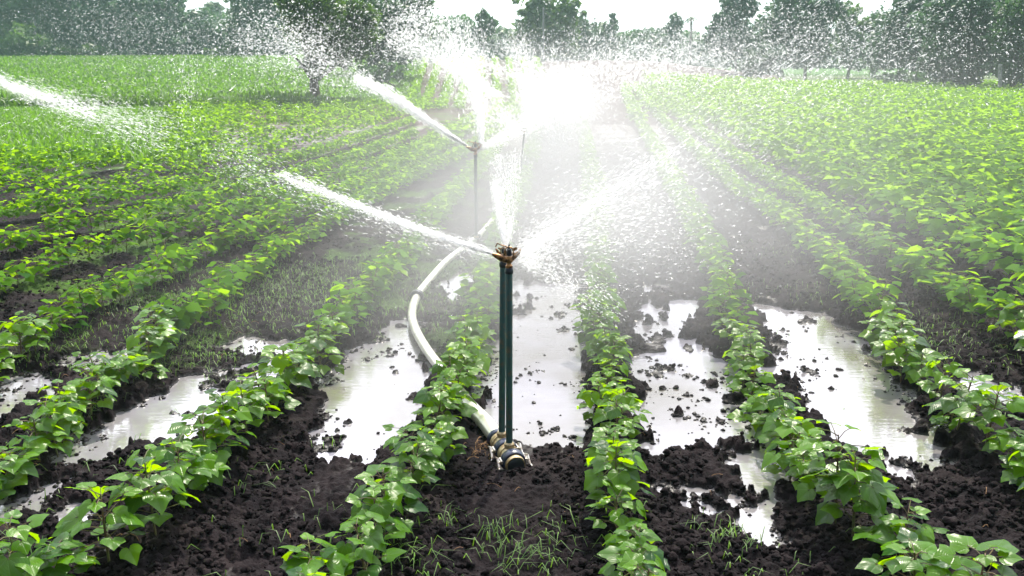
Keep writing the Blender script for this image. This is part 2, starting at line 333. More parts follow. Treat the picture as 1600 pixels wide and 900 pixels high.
def micro(x, y):
    shp = x.shape; x = x.ravel(); y = y.ravel()
    z = np.zeros_like(x); near = y < 26
    xn = x[near]; yn = y[near]
    ridge = np.zeros_like(xn)
    for k in RW:
        dx = np.abs(xn - row_x(k, yn)); ridge = np.maximum(ridge, np.exp(-(dx / .12) ** 2))
    pd = np.full(xn.shape, -1.0)
    m = yn < 8.5
    for P in PUDW:
        lo = P.min(0) - .4; hi = P.max(0) + .4; q = (xn > lo[0]) & (xn < hi[0]) & (yn > lo[1]) & (yn < hi[1])
        if q.any(): pd[q] = np.maximum(pd[q], poly_sd(xn[q], yn[q], P))
    wob = (fbm(xn * 5, yn * 4, 4, 3) - .5) * .40 + (fbm(xn * 17, yn * 14, 3, 9) - .5) * .30 + (fbm(xn * 48, yn * 44, 2, 19) - .5) * .10
    inside = ss((pd + wob * .8 + .06) / .07)
    fade = 1 - ss((yn - 9) / 12)
    pat = ss((fbm(xn * 4, yn * 4, 3, 61) - .38) / .2); c = clods(xn / .085, yn / .085, 5, .4) * .030 * pat + clods(xn / .045, yn / .045, 11, .7) * .022 * pat + clods(xn / .024, yn / .024, 23, .85) * .020 + fbm(xn * 3, yn * 3, 5, 2) * .035 + fbm(xn * 55, yn * 55, 2, 4) * .012
    isl = np.maximum(fbm(xn * 6.3 + 40, yn * 5, 5, 31) - .645, 0) * .5
    zz = -.004 + ridge * .022 + c * (.35 + .65 * fade) - inside * (.062 - np.minimum(isl * 1.2, .052)) - c * inside * .30
    cpd = np.exp(-(((xn - .005) / .16) ** 2 + ((yn - 3.62) / .28) ** 2)); zz = zz * (1 - .75 * cpd)
    # level round the pipe couplings
    z[near] = zz
    z[~near] = .03 + fbm(x[~near] * .5, y[~near] * .5, 3, 2) * .05
    return z.reshape(shp)
def ground_z(x, y):
    x = np.atleast_1d(np.asarray(x, float)); y = np.atleast_1d(np.asarray(y, float)); return macro(x, y) + micro(x, y)
WATER_Z = -0.004
def make_ground():
    ys = [0.3]
    while ys[-1] < 620:
        y = ys[-1]; ys.append(y + (0.04 if y < 1.9 else max(.0030 * y * (1 if y < 9 else 2.2 if y < 30 else 5), .006)))
    ys = np.array(ys); nx = 900; u = np.linspace(-1, 1, nx)
    X = u[None, :] * (1.0 + .82 * ys[:, None]); Y = np.repeat(ys[:, None], nx, 1)
    Z = macro(X, Y) + micro(X, Y)
    V = np.stack([X, Y, Z], -1).reshape(-1, 3); ny = len(ys)
    i = np.arange(ny - 1)[:, None] * nx + np.arange(nx - 1)[None, :]; i = i.ravel()
    Fc = np.stack([i, i + 1, i + nx + 1, i + nx], 1)
    x = V[:, 0]; y = V[:, 1]
    green = np.zeros(len(V))
    left_bank = ss((y - 14 + .0 * x) / 4) * ss((-x - .42 * y + 1.0) / 1.5)
    far_left = ss((y - 37) / 2) * ss((-x - .115 * y) / 2)
    right = ss((x - .27 * y - 1.2) / 1.2) * .6 * ss((y - 9) / 6)
    green = np.clip(np.maximum(np.maximum(left_bank, far_left), right), 0, 1) * .95
    green = np.maximum(green, ss((y - 100) / 10))
    wn = fbm(x * 2.2, y * 2.2, 4, 77)
    green = np.maximum(green, ss((wn - .52) / .12) * .55 * ss((y - 4.2) / 1.5) * (x < 0))
    dry = ss((y - 14) / 14) * .8
    me = mesh_np('ground', V, Fc, col=green)
    a = me.attributes.new('dry', 'FLOAT', 'POINT'); a.data.foreach_set('value', dry.astype(np.float32))
    o = link('ground', me, [M_soil], smooth=True); tag(o, 'black wet clay soil of the irrigated field', kind='structure')
make_ground()
V = np.array([[-9, .5, WATER_Z], [9, .5, WATER_Z], [9, 11, WATER_Z], [-9, 11, WATER_Z]])
o = link('puddle_water', mesh_np('puddle_water', V, [[0, 1, 2, 3]]), [M_water]); tag(o, 'shallow rainwater puddles between the crop rows', kind='structure')

# loose soil crumbs
def crumbs():
    bm = bmesh.new(); bmesh.ops.create_icosphere(bm, subdivisions=2, radius=1)
    base = np.array([v.co[:] for v in bm.verts]); tri = np.array([[v.index for v in f.verts] for f in bm.faces]); bm.free()
    vs = []
    for s in range(6):
        d = 1 + .95 * (fbm(base[:, 0] * 1.7 + s * 9, base[:, 1] * 1.7 + base[:, 2] * 2.3 + 50, 3, s) - .5) * 2; vs.append(base * d[:, None])
    n = 62000
    Yc = 1.9 + rng.random(n) ** 1.3 * 6.5; Xc = (rng.random(n) * 2 - 1) * (.75 * Yc + .3)
    r = .0035 + .012 * rng.random(n) ** 2.8; big = rng.random(n) < .012; r[big] *= 1.6
    clump = fbm(Xc * 3, Yc * 3, 3, 5); keep = clump > .42; Xc = Xc[keep]; Yc = Yc[keep]; r = r[keep]; n = len(r)
    Zc = ground_z(Xc, Yc)
    under = Zc < WATER_Z - .03; keep = ~under | (rng.random(n) < .022); Xc, Yc, r, Zc = Xc[keep], Yc[keep], r[keep], Zc[keep]; n = len(r)
    Zc = np.maximum(Zc + r * .3, WATER_Z + r * .1)
    k = len(base); ang = rng.random(n) * 6.28; VV = np.stack([vs[i] for i in range(6)])[np.arange(n) % 6]
    c, s_ = np.cos(ang)[:, None], np.sin(ang)[:, None]; r_ = r[:, None]
    V = np.stack([(VV[:, :, 0] * c - VV[:, :, 1] * s_) * r_ + Xc[:, None], (VV[:, :, 0] * s_ + VV[:, :, 1] * c) * r_ + Yc[:, None], VV[:, :, 2] * r_ * .8 + Zc[:, None]], -1)
    Fc = (tri[None] + (np.arange(n) * k)[:, None, None]).reshape(-1, 3)
    me = mesh_np('soil_crumbs', V.reshape(-1, 3), Fc, col=np.zeros(n * k)); o = link('soil_crumbs', me, [M_soil], smooth=True); tag(o, 'loose crumbs of black soil lying on the mud', kind='stuff')
crumbs()

# ------------------------------------------------------------------ cotton plants
HALF = [(0, .02), (.12, -.14), (.32, -.17), (.52, -.04), (.60, .14), (.64, .38), (.48, .50), (.36, .62), (.20, .86), (0, 1.08)]
OUT0 = np.array(HALF + [(-x, y) for x, y in HALF[-2:0:-1]])
HALF1 = [(0, .0), (.32, -.12), (.60, .30), (.28, .66), (0, 1.05)]
OUT1 = np.array(HALF1 + [(-x, y) for x, y in HALF1[-2:0:-1]])
OUT2 = np.array([(0, -.05), (.55, .25), (0, 1.0), (-.55, .25)])
def leaf_template(lod):
    if lod == 0:
        n = len(OUT0); hub = np.array([[0, .10]]); ring = hub + (OUT0 - hub) * .55
        P = np.concatenate([hub, ring, OUT0]); T = []
        for i in range(n):
            j = (i + 1) % n; T += [(0, 1 + i, 1 + j), (1 + i, 1 + n + i, 1 + n + j), (1 + i, 1 + n + j, 1 + j)]
    elif lod == 1:
        n = len(OUT1); P = np.concatenate([[[0, .10]], OUT1]); T = [(0, 1 + i, 1 + (i + 1) % n) for i in range(n)]
    else:
        P = OUT2; T = [(0, 1, 2), (0, 2, 3)]
    return P, np.array(T)
LT = [leaf_template(i) for i in range(3)]
def make_leaf(lod, size, pos, az, pitch, roll, droop, cup, wav, r):
    P, T = LT[lod]; x = P[:, 0]; y = P[:, 1]
    z = cup * np.abs(x) ** 1.2 - droop * y ** 2 * np.sign(y) - .28 * droop * x * x * 2 + wav * np.sin(x * 7 + r * 6) * np.sin(y * 6 + r * 9)
    if lod == 0: z = z - .05 * np.exp(-(x / .06) ** 2)
    Q = np.stack([x * (.98 + .32 * r), (y - .1) * (1.08 - .16 * r), z], 1) * size
    cr, sr = math.cos(roll), math.sin(roll); Q = np.stack([Q[:, 0] * cr + Q[:, 2] * sr, Q[:, 1], -Q[:, 0] * sr + Q[:, 2] * cr], 1)
    cp, sp = math.cos(pitch), math.sin(pitch); Q = np.stack([Q[:, 0], Q[:, 1] * cp - Q[:, 2] * sp, Q[:, 1] * sp + Q[:, 2] * cp], 1)
    c, s = math.cos(az), math.sin(az); Q = np.stack([Q[:, 0] * c - Q[:, 1] * s, Q[:, 0] * s + Q[:, 1] * c, Q[:, 2]], 1) + pos
    return Q, T, P
def plant_arrays(lod, seed, nleaf=None, hgt=None, spread=1.0):
    r = random.Random(seed); h = hgt or r.uniform(.18, .27); nl = nleaf or r.randint(20, 27)
    V = []; Fc = []; UV = []; COL = []; pet = []; k = 0; a0 = r.random() * 6.28
    lean = (r.uniform(-.05, .05), r.uniform(-.05, .05))
    for i in range(nl):
        t = (i + .5) / nl; az = a0 + i * 2.4 + r.uniform(-.3, .3)
        zt = h * (.22 + .78 * t); sx, sy = lean[0] * t, lean[1] * t
        pl = (r.uniform(.035, .10) * (1 - .5 * t ** 2) + .01) * spread; up = r.uniform(-.1, .5) * pl + .01
        pos = np.array([sx + -math.sin(az) * pl, sy + math.cos(az) * pl, zt + up])
        size = r.uniform(.040, .074) * (1 - .45 * max(0, t - .75) / .25) * (1 if t > .12 else .7) * (1.15 if lod == 2 else 1.0)
        pitch = r.uniform(-.7, .25) if t < .8 else r.uniform(-.3, .5)
        Q, T, P = make_leaf(lod, size, pos, az + r.uniform(-.35, .35), pitch, r.uniform(-.4, .4), r.uniform(.05, .40), r.uniform(-.25, .22), .035 if lod == 0 else 0, r.random())
        V.append(Q); Fc.append(T + k); UV.append(P); k += len(Q)
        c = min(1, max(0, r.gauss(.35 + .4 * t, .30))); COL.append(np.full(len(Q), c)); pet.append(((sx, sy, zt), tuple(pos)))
    return np.concatenate(V), np.concatenate(Fc), np.concatenate(UV), np.concatenate(COL), pet, h, lean
def stem_mesh(pet, h, lean, n):
    b = MB(); b.tube([(0, 0, -.03), (lean[0] * .5, lean[1] * .5, h * .5), (lean[0], lean[1], h)], [.0045, .0038, .0018], n)
    for a, p in pet: 
        mid = tuple((a[i] + p[i]) / 2 + (.006 if i == 2 else 0) for i in range(3)); b.tube([a, mid, p], [.0016, .0013, .0011], 4, False)
    me = bpy.data.meshes.new('stem'); b.bm.to_mesh(me); b.bm.free(); me.materials.append(M_stem); return me
def variants(lod, n, seed):
    out = []
    for s in range(n):
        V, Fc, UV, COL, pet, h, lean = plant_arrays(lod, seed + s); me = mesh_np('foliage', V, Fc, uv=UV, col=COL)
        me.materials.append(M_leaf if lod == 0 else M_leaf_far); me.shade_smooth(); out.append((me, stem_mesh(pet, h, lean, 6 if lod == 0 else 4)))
    return out
VAR0 = variants(0, 14, 100); VAR1 = variants(1, 12, 300)
spots = []
for k, (pts, lab) in ROWS.items():
    P = RW[k]; seg = np.linalg.norm(np.diff(P, axis=0), axis=1); cum = np.concatenate([[0], np.cumsum(seg)])
    s = .05; prev = None
    step = .17
    while s < cum[-1]:
        x = np.interp(s, cum, P[:, 0]) + random.gauss(0, .022); y = np.interp(s, cum, P[:, 1])
        spots.append([x, y, k]); s += step * random.uniform(.8, 1.25)
def project(x, y, z):
    v = np.array([x, y, z - H]); d = v @ fwd; return 800 + F * v[0] / d, 450 - F * (v @ upv) / d, d
# canopy size along the row: near right corner and the left rows stand a little larger
def psize(x, y, k):
    s = {'e': .90, 'd': .85, 'c': .92, 'b': .98, 'left0': .95, 'f': .98, 'g': 1.1}.get(k, .98)
    if k == 'e' and y < 2.9: s = 1.16
    if y > 4.5: s *= 1.08
    return s * random.uniform(.84, 1.15)
PIPE = np.array([at_z(px, py, .045)[:2] for px, py in [(651,464),(667,442),(700,406),(742,374),(768,346),(781,320),(789,297),(800,283),(818,276),(829,262)]])
PIPE = np.concatenate([PIPE[:-1] * (1 - q) + PIPE[1:] * q for q in (0, .25, .5, .75)])
spots = [p for p in spots if np.min(np.hypot(PIPE[:, 0] - p[0], PIPE[:, 1] + .12 - p[1])) > .16]
vis = []; rest = []
for x, y, k in spots:
    px, py, d = project(x, y, .15)
    (vis if -60 < px < 1660 and 60 < py < 985 else rest).append((d, x, y, k))
vis.sort(); rest += vis[300:]; vis = vis[:300]
ordn = ['first','second','third','fourth','fifth','sixth','seventh','eighth','ninth','tenth','eleventh','twelfth','thirteenth','fourteenth','fifteenth','sixteenth','seventeenth','eighteenth','nineteenth']
tens = ['','','twenty','thirty','forty','fifty','sixty','seventy','eighty','ninety']
def ordw(n):
    if n <= 19: return ordn[n - 1]
    if n % 10 == 0: return tens[n // 10][:-1] + 'ieth'
    return tens[n // 10] + '-' + ordn[n % 10 - 1]
cnt = {}
for i, (d, x, y, k) in enumerate(vis):
    cnt[k] = cnt.get(k, 0) + 1; near = d < 5.2
    root = empty('cotton_plant', (x, y, float(ground_z(x, y)[0]) - .01), random.random() * 6.28)
    s = psize(x, y, k); root.scale = (s, s, s * random.uniform(.9, 1.1))
    me, st = (VAR0 if near else VAR1)[random.randrange(14 if near else 12)]
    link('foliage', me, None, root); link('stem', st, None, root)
    tag(root, 'cotton plant, %s from the front in the %s' % (ordw(cnt[k]), ROWS[k][1]), 'cotton plant', 'cotton plants of the ' + ROWS[k][1])
# the far crop as one mass
def scatter_crop(name, pts, lod, nvar, seed, label, nleaf=14, sz=1.0):
    src = [plant_arrays(lod, seed + i, nleaf=nleaf, hgt=.26, spread=1.25) for i in range(nvar)]; Vs = []; Fs = []; Cs = []; k = 0
    for (x, y, s) in pts:
        V, Fc, UV, COL, *_ = src[random.randrange(nvar)]; a = random.random() * 6.28; c, sn = math.cos(a) * s, math.sin(a) * s
        z = float(macro(x, y)) + .03
        Q = np.stack([V[:, 0] * c - V[:, 1] * sn + x, V[:, 0] * sn + V[:, 1] * c + y, V[:, 2] * s + z], 1)
        Vs.append(Q); Fs.append(Fc + k); Cs.append(np.clip(COL + random.gauss(0.0, .1), 0, 1)); k += len(Q)
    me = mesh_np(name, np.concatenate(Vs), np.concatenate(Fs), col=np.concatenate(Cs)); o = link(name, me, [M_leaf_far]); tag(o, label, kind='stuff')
crop = [(x, y, random.uniform(.85, 1.0)) for d, x, y, k in rest]
def offset_rows(k0, sgn, n, y0, y1, spacing, lim, s0, gap=.0):
    for j in range(1, n + 1):
        y = y0
        while y < y1:
            x = row_x(k0, y) + sgn * spacing * j + random.gauss(0, .05)
            # beyond the traced part rows keep their bearing
            px, py, d = project(x, y, .1)
            if -420 < px < 2150 and py < 900 and lim(x, y, px, py) and fbm(np.array([x * .8]), np.array([y * .8]), 3, 8)[0] > gap:
                crop.append((x, y, s0 * random.uniform(.85, 1.2) * (1 + .012 * y)))
            y += .21 * (1 + y * .026) * random.uniform(.8, 1.2)
ext = {}
for k in RW:      # continue every row beyond its traced end
    P = RW[k][np.argsort(RW[k][:, 1])]; d = P[-1] - P[-3]; sl = d[0] / d[1]; ext[k] = (P[-1][0], P[-1][1], sl)
_rx = row_x
def row_x(k, y):
    x = _rx(k, y); e = ext[k]; return np.where(y > e[1], e[0] + (np.asarray(y) - e[1]) * np.clip(e[2], -.1, .12), x)
offset_rows('g', 1, 54, 3.5, 60, .62, lambda x, y, px, py: py > 128, 1.28)
offset_rows('left4', -1, 20, 6, 36, .86, lambda x, y, px, py: py > 165 and not (px < 260 and py < 240), .9, .33)
for k in RW:
    y = ext[k][1]
    while y < (52 if k in 'efg' else 32) and k not in ('left4', 'left3'):
        crop.append((float(row_x(k, y)) + random.gauss(0, .05), y, random.uniform(1.1, 1.4) * (1 + .008 * y))); y += .28 * (1 + y * .02)
# steep rows of the block behind, on the rise
for j in range(9):
    a = at_y(628 + 30 * j, 168, 34); b_ = at_y(668 + 21 * j, 103, 90); y = 33.
    while y < 88:
        t = (y - 34) / 56; x = a[0] * (1 - t) + b_[0] * t; crop.append((x + random.gauss(0, .06), y, .85 + .012 * y)); y += .40
near_c = [c for c in crop if c[1] < 17]; far_c = [c for c in crop if c[1] >= 17]
scatter_crop('cotton_crop', near_c, 1, 12, 900, 'dense leafy cotton rows in the middle of the field', 34)
scatter_crop('distant_cotton_crop', far_c, 2, 12, 950, 'distant cotton rows fading towards the trees', 32)
print('crop plants', len(near_c), len(far_c))

# ------------------------------------------------------------------ grass and weeds
def blades(name, X, Y, hgt, wid, label, lean=.5, mat_=None, tint=(.5, .25)):
    n = len(X); Z = macro(X, Y) + (micro(X, Y) if Y.max() < 20 else .02); a = rng.random(n) * 6.28; l = lean * rng.random(n) * hgt
    dx, dy = np.cos(a), np.sin(a); wx, wy = -dy * wid / 2, dx * wid / 2
    V = np.empty((n, 5, 3)); 
    V[:, 0] = np.stack([X - wx, Y - wy, Z - .01], 1); V[:, 1] = np.stack([X + wx, Y + wy, Z - .01], 1)
    V[:, 2] = np.stack([X + wx * .8 + dx * l * .35, Y + wy * .8 + dy * l * .35, Z + hgt * .6], 1); V[:, 3] = np.stack([X - wx * .8 + dx * l * .35, Y - wy * .8 + dy * l * .35, Z + hgt * .6], 1)
    V[:, 4] = np.stack([X + dx * l, Y + dy * l, Z + hgt * (1 - .3 * lean)], 1)
    T = np.array([[0, 1, 2], [0, 2, 3], [3, 2, 4]]); Fc = (T[None] + (np.arange(n) * 5)[:, None, None]).reshape(-1, 3)
    col = np.repeat(np.clip(rng.normal(tint[0], tint[1], n), 0, 1), 5)
    me = mesh_np(name, V.reshape(-1, 3), Fc, col=col); o = link(name, me, [mat_ or M_grass]); tag(o, label, kind='stuff')
gx = []; gy = []; gh = []
for px, py, rad, n in [(800,872,.07,60),(850,888,.06,30),(610,860,.06,30),(690,820,.05,30),(650,890,.06,40),(770,845,.05,25),(20,890,.12,120),(900,830,.12,60),(1140,835,.08,60),(1180,880,.12,50),(1440,560,.12,60),
        (420,470,.35,700),(480,430,.4,700),(330,520,.3,350),(540,470,.3,300),(620,430,.35,500),(250,480,.3,500),(50,560,.3,700),(700,470,.25,500),(350,440,.5,900),(560,500,.25,300),(300,560,.2,260),(230,560,.2,200),(660,500,.25,350),
        (870,640,.05,25),(1250,520,.08,40),(1340,640,.06,30),(1300,470,.3,260),(1480,520,.35,300),(1500,560,.3,200),(1280,400,.3,250),(540,690,.05,20),(430,740,.1,30),(150,660,.1,60),(1120,560,.05,20),(60,730,.3,90),(520,830,.2,80)]:
    c = at_z(px, py, .02); gx.append(rng.normal(c[0], rad, n)); gy.append(rng.normal(c[1], rad, n)); gh.append(rng.uniform(.02, .075 if py > 600 else .06, n))
gx = np.concatenate(gx); gy = np.concatenate(gy); gh = np.concatenate(gh); k = (gy > 1.7) & (ground_z(gx, gy) > WATER_Z - .02)
blades('weeds', gx[k], gy[k], gh[k], .0035, 'thin green weeds and grass blades on the mud', 2.2)
# bright grass on the left bank and the long field above it
n = 52000; Y = 15 + rng.random(n) ** .8 * 23; X = -(.30 * Y + rng.random(n) * .52 * Y)
kk = np.array([project(x, y, .1)[:2] for x, y in zip(X, Y)]); k = (kk[:, 1] < 262 + 18 * np.sin(kk[:, 0] / 60)) & (kk[:, 0] > -250) & (kk[:, 0] < 330 + (kk[:, 1] < 185) * 220)
blades('bank_grass', X[k], Y[k], rng.uniform(.12, .30, k.sum()) , .035, 'bright tall grass on the left bank', .7, tint=(.75, .2))
n = 60000; Y = 38 + rng.random(n) * 56; X = -Y * (.10 + rng.random(n) * .62)
blades('upper_field_crop', X, Y, rng.uniform(.2, .42, n), .11, 'even green crop of the long field on the left', .8, tint=(.55, .3))
n = 16000; X = -5.5 - rng.random(n) * 26; Y = 37 + .12 * X + rng.normal(0, .35, n)  # strip of blades whose darkest tint paints the shadow line under the terrace
blades('terrace_shade_grass', X, Y, rng.uniform(.25, .6, n), .07, 'dark grass along the edge of the terrace', .7, tint=(.0, .1))
# straw
b = MB()
for i in range(170):
    Y0 = 2 + random.random() ** 1.4 * 3.6; X0 = (random.random() * 2 - 1) * .62 * Y0
    if i < 40: c = at_z(755 + random.gauss(0, 14), 705 + random.gauss(0, 6), .03); X0, Y0 = c[0], c[1]
    z = float(ground_z(X0, Y0)[0]) + .006
    if z < .008: continue
    a = random.random() * 6.28; l = random.uniform(.015, .07); k_ = random.uniform(-.6, .6)
    b.tube([(X0 + math.cos(a + k_ * t) * l * t, Y0 + math.sin(a + k_ * t) * l * t, z + .012 * math.sin(t * 3)) for t in (0, .33, .66, 1)], random.uniform(.0008, .0018), 4)
tag(b.build('straw_bits', M_straw), 'dry straw bits scattered on the soil', kind='stuff')

# ------------------------------------------------------------------ water pipe, couplings, risers
def smooth_path(P, n):
    P = np.array(P, float); P = np.vstack([2 * P[0] - P[1], P, 2 * P[-1] - P[-2]]); out_ = []
    m = len(P) - 3
    for i in range(n):
        t = i / (n - 1) * m; k = min(int(t), m - 1); f = t - k; a, b_, c, d = P[k:k + 4]
        out_.append(.5 * (2 * b_ + (c - a) * f + (2 * a - 5 * b_ + 4 * c - d) * f ** 2 + (3 * b_ - 3 * c + d - a) * f ** 3))
    return np.array(out_)
A = at_z(806, 728, .040); B = at_z(776, 683, .045); ax = (B - A); AL = np.linalg.norm(ax); ax = ax / AL
pp = [B - ax * .03] + [at_z(px, py, .045) for px, py in [(758,660),(732,632),(702,592),(668,548),(648,512),(644,488),(651,464),(667,442),(700,406),(742,374),(768,346),(781,320),(789,297),(800,283),(818,276),(829,262),(833,240),(834,215),(836,190)]]
path = smooth_path(pp, 120)
wp = empty('water_pipe', tuple(path[0]))
def rel(P, o): return [tuple(np.array(p) - np.array(o.location)) for p in P]
MB().tube(rel(path, wp), [.036 if i < 8 else max(.028, .036 - .0006 * (i - 8)) for i in range(120)], 20).build('pipe', M_alu, wp)
for px, py in [(651,464),(742,374),(800,283)]:
    p = at_z(px, py, .045); i = int(np.argmin(np.linalg.norm(path - p, axis=1))); t = path[i + 1] - path[i - 1]; t /= np.linalg.norm(t)
    jr = MB().lathe([(.038, -.028), (.047, -.028), (.050, -.012), (.050, .012), (.047, .028), (.038, .028)], rel([path[i]], wp)[0], t, 24)
    jr.build('joint_ring', M_darkmetal, wp)
tag(wp, 'long pale curved water pipe snaking away between the crop rows', 'water pipe')
cp = empty('pipe_coupling', (A[0], A[1], 0))
def on(t): return np.array(A) + ax * t
o_ = lambda t: rel([on(t)], cp)[0]
MB().lathe([(.001, -.010), (.026, -.010), (.034, -.006), (.036, AL)], o_(0), ax, 32).build('end_plug', M_darkmetal, cp)
MB().lathe([(.036, -.002), (.040, -.004), (.041, .004), (.041, .016), (.037, .020)], o_(0.0), ax, 32).build('end_rim', M_cream, cp)
def band(t, wd, r): MB().lathe([(.036, -wd / 2), (r - .004, -wd / 2), (r, -wd / 2 + .006), (r, wd / 2 - .006), (r - .004, wd / 2), (.036, wd / 2)], o_(t), ax, 32).build('rubber_band', M_rubber, cp)
band(.040, .042, .052); band(.150, .040, .051); band(.262, .030, .049)
for t, wd in ((.095, .066), (.208, .070)):
    MB().lathe([(.036, -wd / 2), (.043, -wd / 2), (.043, -.004), (.046, -.004), (.046, .004), (.043, .004), (.043, wd / 2), (.036, wd / 2)], o_(t), ax, 32).build('metal_sleeve', M_cream, cp)
side = np.cross(ax, [0, 0, 1]); side /= np.linalg.norm(side); rotc = Matrix(((side[0], ax[0], 0), (side[1], ax[1], 0), (0, 0, 1)))
for t in (.040, .150):
    for s in (-1, 1):
        m = MB(); c = on(t) + side * s * .058 + np.array([0, 0, .004]); c = rel([c], cp)[0]
        m.box(c, (.020, .030, .014), rotc, .003)
        p0 = np.array(c) + side * s * .006
        m.tube([tuple(p0 + ax * .030 + [0, 0, .008]), tuple(p0 + ax * .008 + [0, 0, .014]), tuple(p0 - ax * .022 - [0, 0, .010]), tuple(p0 - ax * .044 + side * s * .008 - [0, 0, .022])], [.004, .006, .006, .004], 8)
        m.lathe([(.007, -.02), (.007, .02)], tuple(np.array(c) - side * s * .008 + [0, 0, .006]), ax, 10)
        m.box(tuple(np.array(c) - ax * .030 + side * s * .004 - np.array([0, 0, .012])), (.018, .026, .005), rotc, .001)
        m.build('latch', M_steel, cp)
tag(cp, 'muddy pipe coupling with navy rubber bands and steel latches at the riser foot', 'pipe coupling')

def sprinkler(base, top, rad, label, az=0.0, sc_=1.0, ring=True, armside=1):
    base = np.array(base, float); top = np.array(top, float); root = empty('sprinkler', tuple(base)); T = tuple(top - base)
    MB().tube([(0, 0, -.02), tuple(np.array(T) * .5), T], [rad * 1.02, rad, rad], 14).build('riser', M_riser, root)
    MB().lathe([(rad * 1.1, -.022), (rad * 1.22, -.020), (rad * 1.22, -.006), (rad * 1.05, 0), (rad * .9, .004)], tuple(np.array(T)), (0, 0, 1), 16).build('top_collar', M_darkmetal, root)
    if ring: MB().lathe([(rad * 1.05, 0), (rad * 1.55, 0), (rad * 1.55, .012), (rad * 1.15, .018)], (0, 0, 0), (0, 0, 1), 16).build('foot_collar', M_cream, root)
    h = bpy.data.objects.new('sprinkler_head', None); C.objects.link(h); h.parent = root; h.location = T; h.rotation_euler = (0, 0, az); h.scale = (sc_,) * 3
    b = MB()
    b.lathe([(.009, 0), (.0125, .002), (.0125, .009), (.009, .012), (.008, .018), (.0125, .022), (.014, .030), (.012, .038), (.009, .042)], (0, 0, 0), (0, 0, 1), 12)
    b.build('swivel_body', M_brass, h)
    b = MB().tube([(.004, 0, .026), (-.022, -.004, .034), (-.040, -.006, .043), (-.056, -.007, .050)], [.011, .0115, .0095, .0055], 12)
    b.lathe([(.0105, -.003), (.0125, -.003), (.0125, .003), (.0105, .003)], (-.026, -.0045, .036), (-.9, -.1, .4), 12); b.build('main_nozzle', M_brass, h)
    b = MB().tube([(.006, .002, .028), (.020, .004, .040), (.032, .006, .054), (.040, .007, .064)], [.008, .0075, .007, .0035], 10); b.build('rear_nozzle', M_brass, h)
    b = MB().tube([(-.012, 0, .034), (-.016, 0, .050), (-.013, 0, .066), (-.006, 0, .072), (.006, 0, .072), (.013, 0, .066), (.016, 0, .050), (.012, 0, .034)], .0030, 8); b.build('bridge', M_brass, h)
    b = MB().lathe([(.009, .044), (.0095, .048), (.0085, .066), (.004, .068), (.0028, .070), (.0028, .082), (.001, .084)], (0, 0, 0), (0, 0, 1), 12); b.build('spring_cap', M_darkmetal, h)
    b = MB().tube([(0, .004, .068), (-.012, .010, .074), (-.026 * armside, .018, .076), (-.040, .020, .082)], [.003, .0024, .0022, .002], 6)
    b.box((-.043, .020, .077), (.004, .010, .016), Matrix.Rotation(.5, 3, 'Y'), .001); b.box((.020, .004, .066), (.016, .006, .010), Matrix.Rotation(-.4, 3, 'Y'), .002); b.build('hammer_arm', M_brass, h)
    tag(root, label, 'sprinkler', 'sprinklers along the water pipe'); return h
P1 = on(.095) + np.array([0, 0, .044]); P2 = on(.208) + np.array([0, 0, .044])
T1 = at_y(795.5, 419, P1[1]); T2 = at_y(786.5, 409, P2[1])
sprinkler(P1, T1, .0138, 'nearest tall sprinkler on the front dark green steel riser', 0, 1.15)
sprinkler(P2, T2, .0138, 'sprinkler on the riser standing directly behind the nearest one', 2.6, .8)
b3 = at_z(744, 372, .07); P3 = (b3[0], b3[1], .075); T3 = at_y(743, 242, b3[1]); sprinkler(P3, T3, .015, 'second sprinkler up the pipe, spraying far left, above the pipe bend', .2, 1.5)
b4 = at_z(812, 290, .05); P4 = (b4[0], b4[1], .05); T4 = at_y(819, 209, b4[1]); sprinkler(P4, T4, .013, 'far sprinkler on a thin riser beside the white-out of spray', .1, 1.4)
b5 = at_z(822, 178, .05)

# ------------------------------------------------------------------ trees, posts, palm
def on_ground(px, py, y0=20, y1=200):
    Y = y0
    while Y < y1:
        p = at_y(px, py, Y)
        if p[2] <= float(macro(p[0], Y)): return p
        Y += .5
    p = at_y(px, py, y1); p[2] = float(macro(p[0], y1)); return p
def crown_mesh(ells, Y, s, dens, seed, z0):
    r = np.random.default_rng(seed); k = Y / F; Vs = []; Cs = []
    for (cx, cy_, rx, ry) in ells:
        c = at_y(cx, cy_, Y); n = int(rx * ry * dens); nc = max(6, int(n / 34))
        d = r.normal(size=(nc, 3)); d /= np.linalg.norm(d, axis=1)[:, None]; rad = r.random(nc) ** .45
        q = d * rad[:, None] * (1 + .22 * r.normal(size=(nc, 1)) * (r.random((nc, 1)) < .4))
        cc = c + q * np.array([rx * k, rx * k * .9, ry * k]); cr = (.10 + .12 * r.random(nc)) * math.sqrt(rx * ry) * k * 1.35
        idx = r.integers(0, nc, n); pos = cc[idx] + r.normal(size=(n, 3)) * (cr[idx] * .62)[:, None] * np.array([1, 1, .7])
        pos[:, 2] = np.maximum(pos[:, 2], z0 + .05); tint = np.clip(r.random(nc) * .7, 0, 1)[idx] + r.normal(0, .18, n)
        u = r.normal(size=(n, 3)); u /= np.linalg.norm(u, axis=1)[:, None]; v = np.cross(u, r.normal(size=(n, 3))); v /= np.linalg.norm(v, axis=1)[:, None]
        sz = s * (.6 + .8 * r.random(n))[:, None]; u = u * sz; v = v * sz * .5
        Vs.append(np.stack([pos - u, pos + v, pos + u, pos - v], 1).reshape(-1, 3)); Cs.append(np.repeat(np.clip(tint, 0, 1), 4))
    V = np.concatenate(Vs); i = np.arange(len(V) // 4)[:, None] * 4; return mesh_np('crown', V, np.concatenate([i, i + 1, i + 2, i + 3], 1), col=np.concatenate(Cs))
